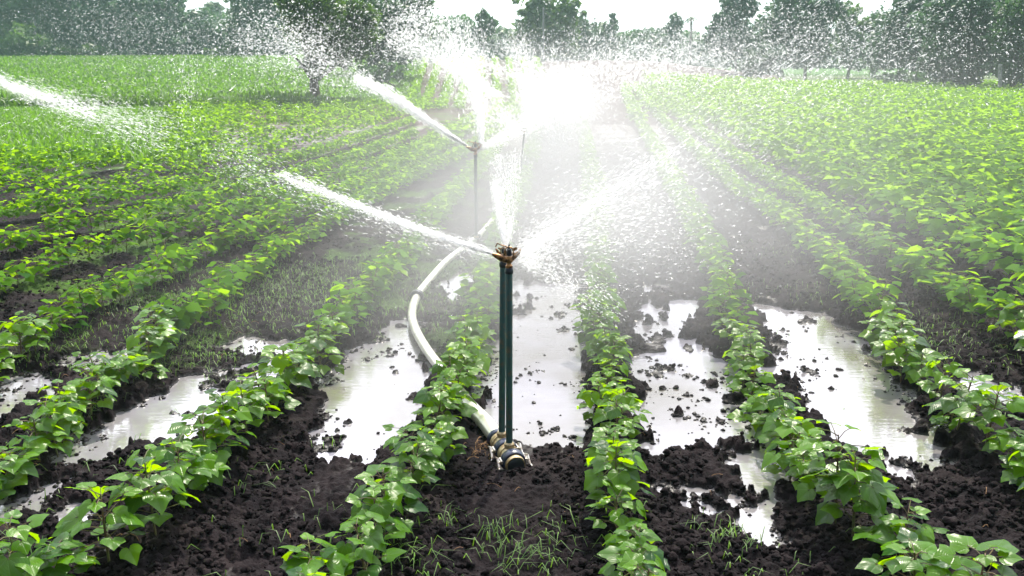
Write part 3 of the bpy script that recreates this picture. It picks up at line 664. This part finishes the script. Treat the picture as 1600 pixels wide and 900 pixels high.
def tree(name, label, px, py, Y, ells, mi, cat='tree', tr=.14, s=None, dens=1.7, group=None):
    base = at_y(px, py, Y); base[2] = min(base[2], float(macro(base[0], Y))); root = empty(name, tuple(base)); k = Y / F; r = random.Random(int(px * 7 + Y))
    me = crown_mesh(ells, Y, s or .0034 * Y, dens, int(px + Y * 3), base[2]); me.transform(Matrix.Translation(-Vector(base))); link('crown', me, [M_tree[mi]], root)
    b = MB(); cs = [at_y(e[0], e[1], Y) - base for e in ells]; c0 = min(cs, key=lambda c: c[2]); top = max(cs, key=lambda c: c[2])
    fork = np.array([c0[0] * .5, 0, max(c0[2] * .55, .3)])
    b.tube([(0, 0, -.3), (fork[0] * .4, .05, fork[2] * .5), tuple(fork), tuple((fork + top) / 2 + [.1, 0, 0]), tuple(top)], [tr * 1.25, tr, tr * .85, tr * .5, tr * .15], 8)
    for c in cs:
        for q in range(3):
            e = c + np.array([r.uniform(-1, 1), r.uniform(-1, 1), r.uniform(-.3, .8)]) * ells[0][2] * k * .6
            b.tube([tuple(fork), tuple((fork + e) / 2 + [0, 0, .15]), tuple(e)], [tr * .5, tr * .3, tr * .08], 5)
    b.build('trunk', M_bark, root); tag(root, label, cat, group); return root
G = 'trees along the edge of the field'
tree('tree', 'tall dark tree in the top left corner', 10, 97, 95, [(5, 10, 60, 38), (-40, 40, 50, 40), (40, -15, 50, 25)], 0, group=G)
tree('tree', 'spreading dark tree right of the leftmost post', 95, 97, 97, [(95, 25, 52, 45), (80, -15, 60, 30), (125, 60, 35, 30)], 0, group=G)
tree('tree', 'bluish broad tree behind the long field, third from the left', 165, 97, 96, [(165, 40, 52, 48), (150, -10, 55, 30), (190, 20, 40, 35)], 2, group=G)
tree('tree', 'bluish rounded tree in the middle of the left tree belt', 245, 97, 94, [(245, 45, 50, 45), (235, 5, 48, 25), (270, 70, 40, 25)], 2, group=G)
tree('tree', 'low purple-green tree below the left gap of sky', 315, 98, 96, [(310, 55, 42, 38), (340, 75, 38, 24)], 2, group=G)
tree('tree', 'hazy far tree showing in the left gap of sky', 335, 97, 125, [(330, 27, 38, 20), (355, 45, 30, 25)], 3, group=G)
tree('tree', 'dark green tree just right of the left gap of sky', 400, 98, 92, [(395, 25, 38, 42), (380, 65, 30, 30), (430, 50, 30, 45), (400, -15, 45, 25)], 0, group=G)
tree('tree', 'leaning dark tree with a bare trunk rising from the end of the terrace', 493, 162, 38.5, [(505, 40, 60, 46), (535, 75, 45, 26), (485, 5, 50, 32), (488, 100, 22, 24), (560, 40, 30, 40)], 1, tr=.22, s=.10, dens=2.4, group=G)
tree('tree', 'dense dark tree above the middle rows, left of the open sky', 585, 112, 60, [(600, 20, 62, 42), (580, 80, 28, 30), (640, 50, 36, 36), (645, 5, 30, 30), (620, 85, 30, 18)], 0, tr=.2, s=.16, dens=2.2, group=G)
tree('tree', 'narrow dark tree poking above the hedge in the open sky', 758, 97, 100, [(760, 35, 16, 22), (752, 55, 22, 18)], 0, group=G)
tree('tree', 'green tree behind the thin pole in the middle', 855, 98, 92, [(848, 20, 34, 30), (840, 60, 34, 34), (875, 45, 32, 36), (820, 70, 24, 22), (890, 20, 22, 20)], 1, group=G)
tree('tree', 'hazy blue tree right of the thin pole', 930, 98, 105, [(935, 62, 32, 30), (955, 40, 12, 14), (905, 50, 20, 25)], 3, group=G)
tree('tree', 'small hazy tree left of the palm', 1052, 98, 112, [(1052, 42, 16, 16), (1045, 62, 26, 16)], 3, group=G)
tree('tree', 'conical hazy tree right of the palm', 1150, 112, 84, [(1155, 20, 28, 30), (1150, 62, 42, 34), (1130, 50, 26, 24), (1165, -10, 22, 20)], 2, group=G)
tree('tree', 'rounded bluish tree right of the narrow sky slit', 1258, 115, 76, [(1255, 22, 50, 36), (1262, 70, 40, 34), (1225, 45, 28, 30), (1290, 10, 30, 25)], 2, group=G)
tree('tree', 'light green tree between the two bluish trees on the right', 1325, 112, 88, [(1330, 35, 30, 28), (1335, 75, 34, 28), (1365, 55, 25, 30)], 1, group=G)
tree('tree', 'broad dark tree behind the spray arc on the right', 1420, 135, 62, [(1420, 40, 55, 42), (1400, 85, 48, 32), (1450, 85, 45, 38), (1440, 5, 40, 25)], 2, tr=.2, s=.17, group=G)
tree('tree', 'big dark tree nearly filling the top right corner', 1500, 150, 52, [(1510, 30, 70, 48), (1490, 95, 48, 34), (1560, 75, 48, 42), (1530, 0, 60, 30), (1500, 118, 30, 18)], 2, tr=.24, s=.15, dens=2.2, group=G)
tree('tree', 'dark tree cut by the right edge of the picture', 1590, 160, 48, [(1600, 50, 50, 55), (1625, 100, 40, 40), (1575, 110, 20, 22)], 0, tr=.2, s=.14, dens=2.2, group=G)
tree('tree', 'dark tree beyond the right edge', 1690, 160, 50, [(1700, 40, 60, 60), (1690, 100, 50, 40)], 0, tr=.2, s=.14, group=G)
SG = 'shrubs below the trees'
tree('shrub', 'yellowish shrub beside the leftmost post', 45, 97, 90, [(48, 68, 34, 26), (15, 80, 26, 18)], 1, 'shrub', .06, group=SG)
tree('shrub', 'low bright shrub at the foot of the left tree belt', 150, 98, 90, [(150, 88, 40, 12), (110, 86, 24, 14)], 1, 'shrub', .05, group=SG)
tree('shrub', 'small green shrub below the low purple-green tree', 330, 98, 91, [(330, 88, 22, 12), (365, 85, 26, 15)], 1, 'shrub', .05, group=SG)
tree('shrub', 'overgrown bushy shrub left of the steep far rows', 625, 118, 52, [(606, 112, 24, 16), (580, 118, 22, 14)], 0, 'shrub', .05, s=.13, group=SG)
tree('shrub', 'dark green bush right of the dense middle tree', 672, 100, 84, [(672, 78, 22, 22), (690, 60, 16, 18)], 0, 'shrub', .05, group=SG)
tree('shrub', 'hazy round shrub in front of the conical tree', 1190, 120, 74, [(1190, 100, 34, 20)], 3, 'shrub', .05, group=SG)
tree('shrub', 'dark low shrub at the foot of the broad dark tree', 1440, 142, 56, [(1440, 128, 34, 14), (1400, 122, 26, 14)], 0, 'shrub', .05, s=.14, group=SG)
# the wood closing the view
b = []; rr = np.random.default_rng(5); n = 38000
wx = rr.uniform(-105, 105, n); topz = 5.6 + 1.6 * fbm(wx * .12, wx * 0, 4, 3) + 1.0 * (fbm(wx * .6, wx * 0, 3, 4) - .5) + 1.3 * (wx < -5); wy = 118 + rr.random(n) * 8
wz = 2 + (topz - 2) * rr.random(n) ** .8; wz = np.where(wx > 12, wz - .5, wz); P = np.stack([wx, wy, wz], 1)
u = rr.normal(size=(n, 3)); u /= np.linalg.norm(u, axis=1)[:, None]; v = np.cross(u, rr.normal(size=(n, 3))); v /= np.linalg.norm(v, axis=1)[:, None]; u *= .5; v *= .3
V = np.stack([P - u, P + v, P + u, P - v], 1).reshape(-1, 3); i = np.arange(n)[:, None] * 4; tn = np.repeat(np.clip(fbm(wx * .7, wz * .7, 3, 6) * 1.6 - .4, 0, 1), 4)
tag(link('woods', mesh_np('woods', V, np.concatenate([i, i + 1, i + 2, i + 3], 1), col=tn), [M_tree[0]]), 'low dark wood closing the view behind the field', kind='stuff')
# palm
pb = at_y(1079, 60, 112); root = empty('palm_tree', tuple(pb)); k = 112 / F; ph = (60 - 31) * k
MB().tube([(0, 0, -3), (0.05, 0, ph * .5), (-.03, 0, ph)], [.2, .15, .16], 8).build('trunk', M_bark, root)
m = MB()
for i in range(15):
    a = i * 2.4; l = 1.15 * random.uniform(.8, 1.1); e = random.uniform(.1, 1.0)
    pts = [np.array([-.03, 0, ph]) + np.array([math.cos(a) * l * t, math.sin(a) * l * t, l * (e * t * 1.1 - .9 * t * t)]) for t in (0, .35, .7, 1)]
    for q in range(3):
        p0, p1 = pts[q], pts[q + 1]; wv = np.array([-math.sin(a), math.cos(a), 0]) * (.16, .15, .10)[q]; w1 = np.array([-math.sin(a), math.cos(a), 0]) * (.15, .10, .02)[q]
        vs_ = [m.bm.verts.new(p) for p in (p0 - wv, p0 + wv, p1 + w1, p1 - w1)]; m.bm.faces.new(vs_)
cr = m.build('fronds', M_tree[3], root, False)
at_ = cr.data.attributes.new('tint', 'FLOAT', 'POINT'); at_.data.foreach_set('value', np.full(len(cr.data.vertices), .3, np.float32))
tag(root, 'small hazy palm tree against the white sky', 'palm tree')
def post(px, py0, py1, Y, rad, label, name='post'):
    a = at_y(px, py0, Y); c = at_y(px, py1, Y); tag(MB().tube([(a[0], Y, a[2] - .4), (c[0], Y, c[2] - .02), (c[0], Y, c[2])], [rad, rad * .85, rad * .5], 10).build(name, M_post), label, 'post')
post(54, 97, 30, 93, .13, 'pale post standing in front of the far left trees')
post(180, 97, 62, 93, .11, 'short faint post in the left tree belt')
post(849, 97, 12, 85, .09, 'thin tall pole before the middle green tree')
post(1563, 152, 100, 47, .10, 'pale post between the dark trunks at the right edge')

# ------------------------------------------------------------------ spray: real drops
OCT = np.array([[1, 0, 0], [-1, 0, 0], [0, 1, 0], [0, -1, 0], [0, 0, 1], [0, 0, -1]], float)
OT = np.array([[0, 2, 4], [2, 1, 4], [1, 3, 4], [3, 0, 4], [2, 0, 5], [1, 2, 5], [3, 1, 5], [0, 3, 5]])
def drops(P, D, rad, length):
    n = len(P); D = D / np.linalg.norm(D, axis=1)[:, None]; a = np.cross(D, [0.3, .1, 1.]); a /= np.linalg.norm(a, axis=1)[:, None]; b = np.cross(D, a)
    V = P[:, None] + a[:, None] * (OCT[None, :, 0, None] * rad[:, None, None]) + b[:, None] * (OCT[None, :, 1, None] * rad[:, None, None]) + D[:, None] * (OCT[None, :, 2, None] * length[:, None, None])
    return V.reshape(-1, 3), (OT[None] + (np.arange(n) * 6)[:, None, None]).reshape(-1, 3)
def commit(name, parts, label, extra=None):
    Vs = []; Fs = []; k = 0
    for V, T in parts: Vs.append(V); Fs.append(T + k); k += len(V)
    tag(link(name, mesh_np(name, np.concatenate(Vs), np.concatenate(Fs)), [M_jet if name == 'water_jet' else M_drop]), label, kind='stuff')
def jet(ctrl, n, r0, r1, size, st=2.5, tpow=1.0, fall=0.0, rp=1.0):
    "drops along a curved path; scatter radius grows from r0 to r1 (m)"
    pa = smooth_path([at_y(*c) for c in ctrl], 200); t = rng.random(n) ** tpow; i = np.clip((t * 198).astype(int), 0, 198); f = (t * 198 - i)[:, None]
    P = pa[i] * (1 - f) + pa[i + 1] * f; D = pa[i + 1] - pa[i]; D /= np.linalg.norm(D, axis=1)[:, None] + 1e-9
    rr_ = (r0 + (r1 - r0) * t ** rp)[:, None]; P = P + rng.normal(size=(n, 3)) * rr_; P[:, 2] -= np.abs(rng.normal(size=n)) * fall * t
    D = D + rng.normal(size=(n, 3)) * .12; s = size * rng.lognormal(0, .4, n) * (.7 + .5 * t)
    return drops(P, D, s, s * st * (1.6 - .9 * t))
def core(ctrl, r0, r1, n=60):
    pa = smooth_path([at_y(*c) for c in ctrl], n); V = []; T = []; k = 8
    for i, p in enumerate(pa):
        t = i / (n - 1); d = pa[min(i + 1, n - 1)] - pa[max(i - 1, 0)]; d /= np.linalg.norm(d); a = np.cross(d, [0, 0, 1.]); a /= np.linalg.norm(a); b = np.cross(d, a); r = (r0 + (r1 - r0) * t) * (1 + .35 * rng.normal()) 
        r = max(r, .0008)
        for q in range(k): V.append(p + (a * math.cos(q * 6.283 / k) + b * math.sin(q * 6.283 / k)) * r)
    for i in range(n - 1):
        for q in range(k):
            A0 = i * k + q; A1 = i * k + (q + 1) % k; T += [(A0, A1, A1 + k), (A0, A1 + k, A0 + k)]
    return np.array(V), np.array(T)
def cloud(px, py, sx, sy, Y0, Y1, n, size, dirpx=(1, .5), st=2.0, rot=0.0, uni=False):
    g = rng.normal(size=(n, 2)) if not uni else rng.uniform(-1.6, 1.6, (n, 2)); c, s = math.cos(rot), math.sin(rot); X = px + g[:, 0] * sx * c - g[:, 1] * sy * s; Yp = py + g[:, 0] * sx * s + g[:, 1] * sy * c
    Y = rng.uniform(Y0, Y1, n); d = fwd[None] + np.array([1., 0, 0])[None] * ((X - 800) / F)[:, None] + upv[None] * ((450 - Yp) / F)[:, None]; P = d * (Y / d[:, 1])[:, None]; P[:, 2] += H
    k = P[:, 2] > .06 + macro(P[:, 0], P[:, 1]); P = P[k]; Y = Y[k]; n = len(P)
    D = np.array([dirpx[0], 0.0, -dirpx[1]])[None] + rng.normal(size=(n, 3)) * .25
    s_ = .90 * size * rng.lognormal(-.05, .42, n) * Y / 4
    return drops(P, D, s_, s_ * st * (.6 + .8 * rng.random(n)))
y1 = P1[1]
J1 = [(773,398,y1), (720,380,y1 + .05), (600,338,y1 + .25), (435,272,y1 + .6)]
commit('water_jet', [core(J1[:3], .0022, .003), jet(J1, 4600, .0012, .014, .0010, 11, .8), jet(J1 + [(330,222,y1 + 1)], 2600, .006, .06, .0010, 8, .8, .05)], 'white jet from the nearest sprinkler to the left')
JU = [(789,388,y1 + .1), (787,350,y1 + .3), (784,300,y1 + .7), (778,240,y1 + 1.2)]
JU2 = [(792,388,y1 + .1), (797,350,y1 + .3), (800,300,y1 + .7), (806,240,y1 + 1.2)]
commit('water_jet', [jet(JU, 2400, .003, .028, .0011, 9, .8), jet(JU2, 2400, .003, .028, .0011, 9, .8), jet([JU[0], (781,345,y1 + .3), (772,285,y1 + .6)], 3000, .002, .012, .0010, 9)], 'upright fan of water above the nearest sprinkler')
JR = [(815,400,y1), (870,357,y1 - .05), (945,305,y1 - .1), (1060,232,y1 - .2), (1220,130,y1 - .4), (1340,60,y1 - .5), (1480,-10,y1 - .6)]
commit('water_jet', [jet(JR, 5200, .003, .14, .00055, 11, 1.2), jet(JR[:4], 700, .002, .016, .0008, 10, 1.0), jet([JR[0], (860,372,y1), (960,350,y1), (1100,330,y1)], 5000, .01, .16, .0008, 7)], 'wide arc of spray rising to the upper right')
commit('water_jet', [jet([(812,408,y1), (850,420,y1), (900,446,y1), (960,485,y1)], 1800, .006, .06, .0010, 4)], 'thin dribble of drops falling right of the nearest sprinkler')
y3 = b3[1]
J3 = [(736,232,y3), (690,203,y3), (620,156,y3 + .1), (555,121,y3 + .3)]
commit('water_jet', [core(J3[:3], .005, .009), jet(J3, 4500, .003, .036, .0026, 7, .9), jet([J3[-1], (490,90,y3 + .5), (440,66,y3 + .6), (380,46,y3 + .8)], 3000, .09, .20, .0032, 2.6)], 'white jet from the second sprinkler to the far left')
commit('water_jet', [jet([(752,230,y3), (750,185,y3 + .2), (742,130,y3 + .5), (722,75,y3 + .9), (700,45,y3 + 1.2)], 8000, .012, .17, .0030, 3, .8, .08, 1.8), jet([(770,210,y3), (760,150,y3), (735,95,y3)], 1200, .1, .2, .0035, 2)], 'feathery plume standing above the second sprinkler')
commit('water_jet', [jet([(752,233,y3), (775,220,y3), (810,200,y3), (850,175,y3)], 2500, .006, .06, .0018, 6)], 'short faint jet right of the second sprinkler')
y4 = b4[1]
commit('water_jet', [jet([(816,204,y4), (798,192,y4), (780,178,y4), (740,150,y4 + .5), (700,120,y4 + 1)], 3600, .008, .16, .0026, 5, .55), jet([(824,210,y4), (823,160,y4 + .3), (823,120,y4 + .6), (815,88,y4 + 1), (798,62,y4 + 1.5)], 6500, .02, .16, .0036, 3)], 'thin vertical jet above the far sprinkler')
commit('water_jet', [jet([(780,150,14), (730,118,14), (690,95,14.5), (650,78,15), (610,58,15)], 5500, .03, .16, .0034, 5), jet([(850,140,15), (800,118,15), (760,100,15), (720,92,15)], 1500, .03, .12, .0034, 5)], 'faint distant jet crossing above the steep rows')
commit('water_jet', [jet([(-40,108,9), (20,134,9), (70,153,9), (130,170,9), (200,190,9.2), (260,212,9.4)], 3800, .02, .13, .0017, 10), jet([(-30,118,9), (30,140,9), (90,160,9), (150,180,9)], 1500, .01, .06, .0018, 11)], 'white jet entering from the left edge')
commit('water_drops', [cloud(290, 140, 12, 40, 8, 9, 300, .00187, (.1, 1), 2), cloud(290, 60, 110, 40, 6, 12, 5200, .00095, (1, -.35), 2.2), cloud(150, 40, 90, 40, 6, 12, 2800, .00090, (1, -.3), 2), cloud(430, 75, 50, 25, 7, 9, 1600, .0014, (1, -.4), 2),
    cloud(520, 90, 60, 45, 7, 9, 1500, .00115, (1, -.5), 2), cloud(280, 170, 170, 60, 5, 9, 900, .00086, (1, -.4), 3), cloud(150, 200, 120, 30, 6, 10, 640, .00109, (1, -.3), 5)], 'cloud of drops drifting over the left trees')
commit('water_drops', [cloud(655, 28, 28, 22, 7.5, 9, 1800, .00179, (1, -.6), 1.8), cloud(600, 40, 60, 40, 7, 9, 1100, .00148, (1, -.5), 2), cloud(705, 75, 28, 30, 8, 9.5, 2100, .00179, (.3, -1), 1.8), cloud(800, 85, 40, 24, 11, 13, 1080, .00156, (.3, -1), 1.8)], 'bright burst of drops before the middle trees')
commit('water_drops', [cloud(980, 92, 80, 26, 9, 14, 4500, .00148, (.5, -1), 2.4), cloud(1120, 70, 110, 40, 5, 9, 4200, .00125, (1, .8), 2.2), cloud(1280, 80, 90, 45, 3, 6, 2520, .00133, (1, .8), 2.2), cloud(1450, 70, 90, 50, 2.6, 5, 1500, .00148, (1, .8), 2.0), cloud(1560, 110, 60, 50, 2.4, 4, 420, .00164, (1, .8), 1.6), cloud(1250, 190, 160, 70, 3, 7, 1800, .00086, (1, .8), 2.6)], 'cloud of coarse drops drifting over the right trees')
commit('water_drops', [cloud(930, 190, 90, 70, 11, 16, 3600, .0008, (.6, .8), 4), cloud(866, 165, 30, 34, 12, 16, 5400, .00172, (.6, .8), 3), cloud(960, 300, 130, 70, 4.5, 9, 7000, .0005, (1, .8), 5), cloud(1050, 120, 110, 35, 9, 14, 3200, .00101, (1, .6), 4), cloud(1120, 260, 140, 80, 3.6, 7, 4200, .00055, (1, .8), 5), cloud(700, 470, 150, 80, 3.6, 5.5, 3600, .00055, (1, -.5), 3), cloud(900, 500, 140, 70, 3.6, 5.5, 3600, .00055, (1, .4), 3)], 'white veil of fine drops over the middle of the field')
def arc(c, r, a0, a1, Y, ry=.8): return [(c[0] + math.cos(a) * r, c[1] - math.sin(a) * r * ry, Y) for a in np.linspace(a0, a1, 5)]
commit('water_jet', [jet([(880,175,13), (905,130,13), (950,100,13), (1020,90,13), (1120,92,13)], 3000, .06, .2, .0026, 5), jet([(900,180,12), (960,140,12), (1050,105,12), (1150,90,12)], 3000, .06, .2, .0024, 5), jet([(960,330,6), (1040,270,6), (1140,210,6), (1260,150,6)], 3000, .05, .22, .0008, 9)], 'pale arcs of spray right of the white-out')

# ------------------------------------------------------------------ mist of the sprinklers
def mist(blobs, lo, hi, noise_s=.9):
    m = bpy.data.materials.new('mist'); m.use_nodes = True; t = m.node_tree
    for n in list(t.nodes): t.nodes.remove(n)
    o = t.nodes.new('ShaderNodeOutputMaterial'); v = t.nodes.new('ShaderNodeVolumePrincipled'); t.links.new(v.outputs[0], o.inputs['Volume'])
    v.inputs['Color'].default_value = (.90, .905, .945, 1); v.inputs['Anisotropy'].default_value = 0.0
    g = t.nodes.new('ShaderNodeTexCoord'); acc = None
    for (c, s, amp) in blobs:
        a = t.nodes.new('ShaderNodeVectorMath'); a.operation = 'SUBTRACT'; t.links.new(g.outputs['Object'], a.inputs[0]); a.inputs[1].default_value = tuple(c)
        b = t.nodes.new('ShaderNodeVectorMath'); b.operation = 'DIVIDE'; t.links.new(a.outputs[0], b.inputs[0]); b.inputs[1].default_value = tuple(s)
        d = t.nodes.new('ShaderNodeVectorMath'); d.operation = 'DOT_PRODUCT'; t.links.new(b.outputs[0], d.inputs[0]); t.links.new(b.outputs[0], d.inputs[1])
        e = t.nodes.new('ShaderNodeMath'); e.operation = 'MULTIPLY'; e.inputs[1].default_value = -.5; t.links.new(d.outputs['Value'], e.inputs[0])
        f = t.nodes.new('ShaderNodeMath'); f.operation = 'EXPONENT'; t.links.new(e.outputs[0], f.inputs[0])
        h = t.nodes.new('ShaderNodeMath'); h.operation = 'MULTIPLY_ADD'; h.inputs[1].default_value = amp; t.links.new(f.outputs[0], h.inputs[0])
        if acc: t.links.new(acc, h.inputs[2])
        else: h.inputs[2].default_value = 0
        acc = h.outputs[0]
    n = t.nodes.new('ShaderNodeTexNoise'); n.inputs['Scale'].default_value = noise_s; n.inputs['Detail'].default_value = 2; t.links.new(g.outputs['Object'], n.inputs['Vector'])
    r = t.nodes.new('ShaderNodeMapRange'); r.inputs['From Min'].default_value = .3; r.inputs['From Max'].default_value = .7; r.inputs['To Min'].default_value = .55; r.inputs['To Max'].default_value = 1.45; t.links.new(n.outputs['Fac'], r.inputs['Value'])
    mu = t.nodes.new('ShaderNodeMath'); mu.operation = 'MULTIPLY'; t.links.new(acc, mu.inputs[0]); t.links.new(r.outputs[0], mu.inputs[1]); t.links.new(mu.outputs[0], v.inputs['Density'])
    q = t.nodes.new('ShaderNodeMapRange'); q.inputs['From Min'].default_value = .45; q.inputs['From Max'].default_value = 1.3; t.links.new(mu.outputs[0], q.inputs['Value'])
    cm = t.nodes.new('ShaderNodeMix'); cm.data_type = 'RGBA'; cm.inputs['A'].default_value = (.66, .66, .68, 1); cm.inputs['B'].default_value = (.9, .9, .9, 1); t.links.new(q.outputs[0], cm.inputs['Factor']); t.links.new(cm.outputs['Result'], v.inputs['Color'])
    b = MB(); b.box(((lo[0] + hi[0]) / 2, (lo[1] + hi[1]) / 2, (lo[2] + hi[2]) / 2), (hi[0] - lo[0], hi[1] - lo[1], hi[2] - lo[2]))
    tag(b.build('spray_mist', m, None, False), 'white mist hanging around the sprinklers', kind='stuff')
g1 = at_y(872, 172, 14); g2 = at_y(915, 215, 13.5); g3 = at_y(930, 330, 6.6); g4 = at_y(1090, 170, 12); g5 = at_y(770, 470, 4.9); g6 = at_y(690, 230, 9.5); g7 = at_y(1020, 330, 5.6); g8 = at_y(850, 300, 8)
mist([(g1, (.27, .8, .30), 2.2), (g2, (1.1, 2.2, .48), .13), (g3, (.8, 1.1, .30), .27), (g4, (2.4, 3.0, .5), .045), (g5, (.8, .6, .22), .26), (g6, (1.3, 2.0, .5), .03), (g7, (1.1, 1.2, .3), .20), (g8, (.6, 1.6, .4), .10)],
     (-5, 3.95, -.15), (8, 20, 3.6))

# ------------------------------------------------------------------ air of the whole place
m = bpy.data.materials.new('haze'); m.use_nodes = True; t = m.node_tree; t.nodes.remove(t.nodes['Principled BSDF'])
v = t.nodes.new('ShaderNodeVolumePrincipled'); v.inputs['Color'].default_value = (.34, .52, .50, 1); v.inputs['Density'].default_value = .0014; v.inputs['Anisotropy'].default_value = .2
t.links.new(v.outputs[0], t.nodes['Material Output'].inputs['Volume'])
b = MB(); b.box((0, 300, 17), (1900, 700, 40)); tag(b.build('haze', m, None, False), 'pale haze in the air over the field', kind='stuff')
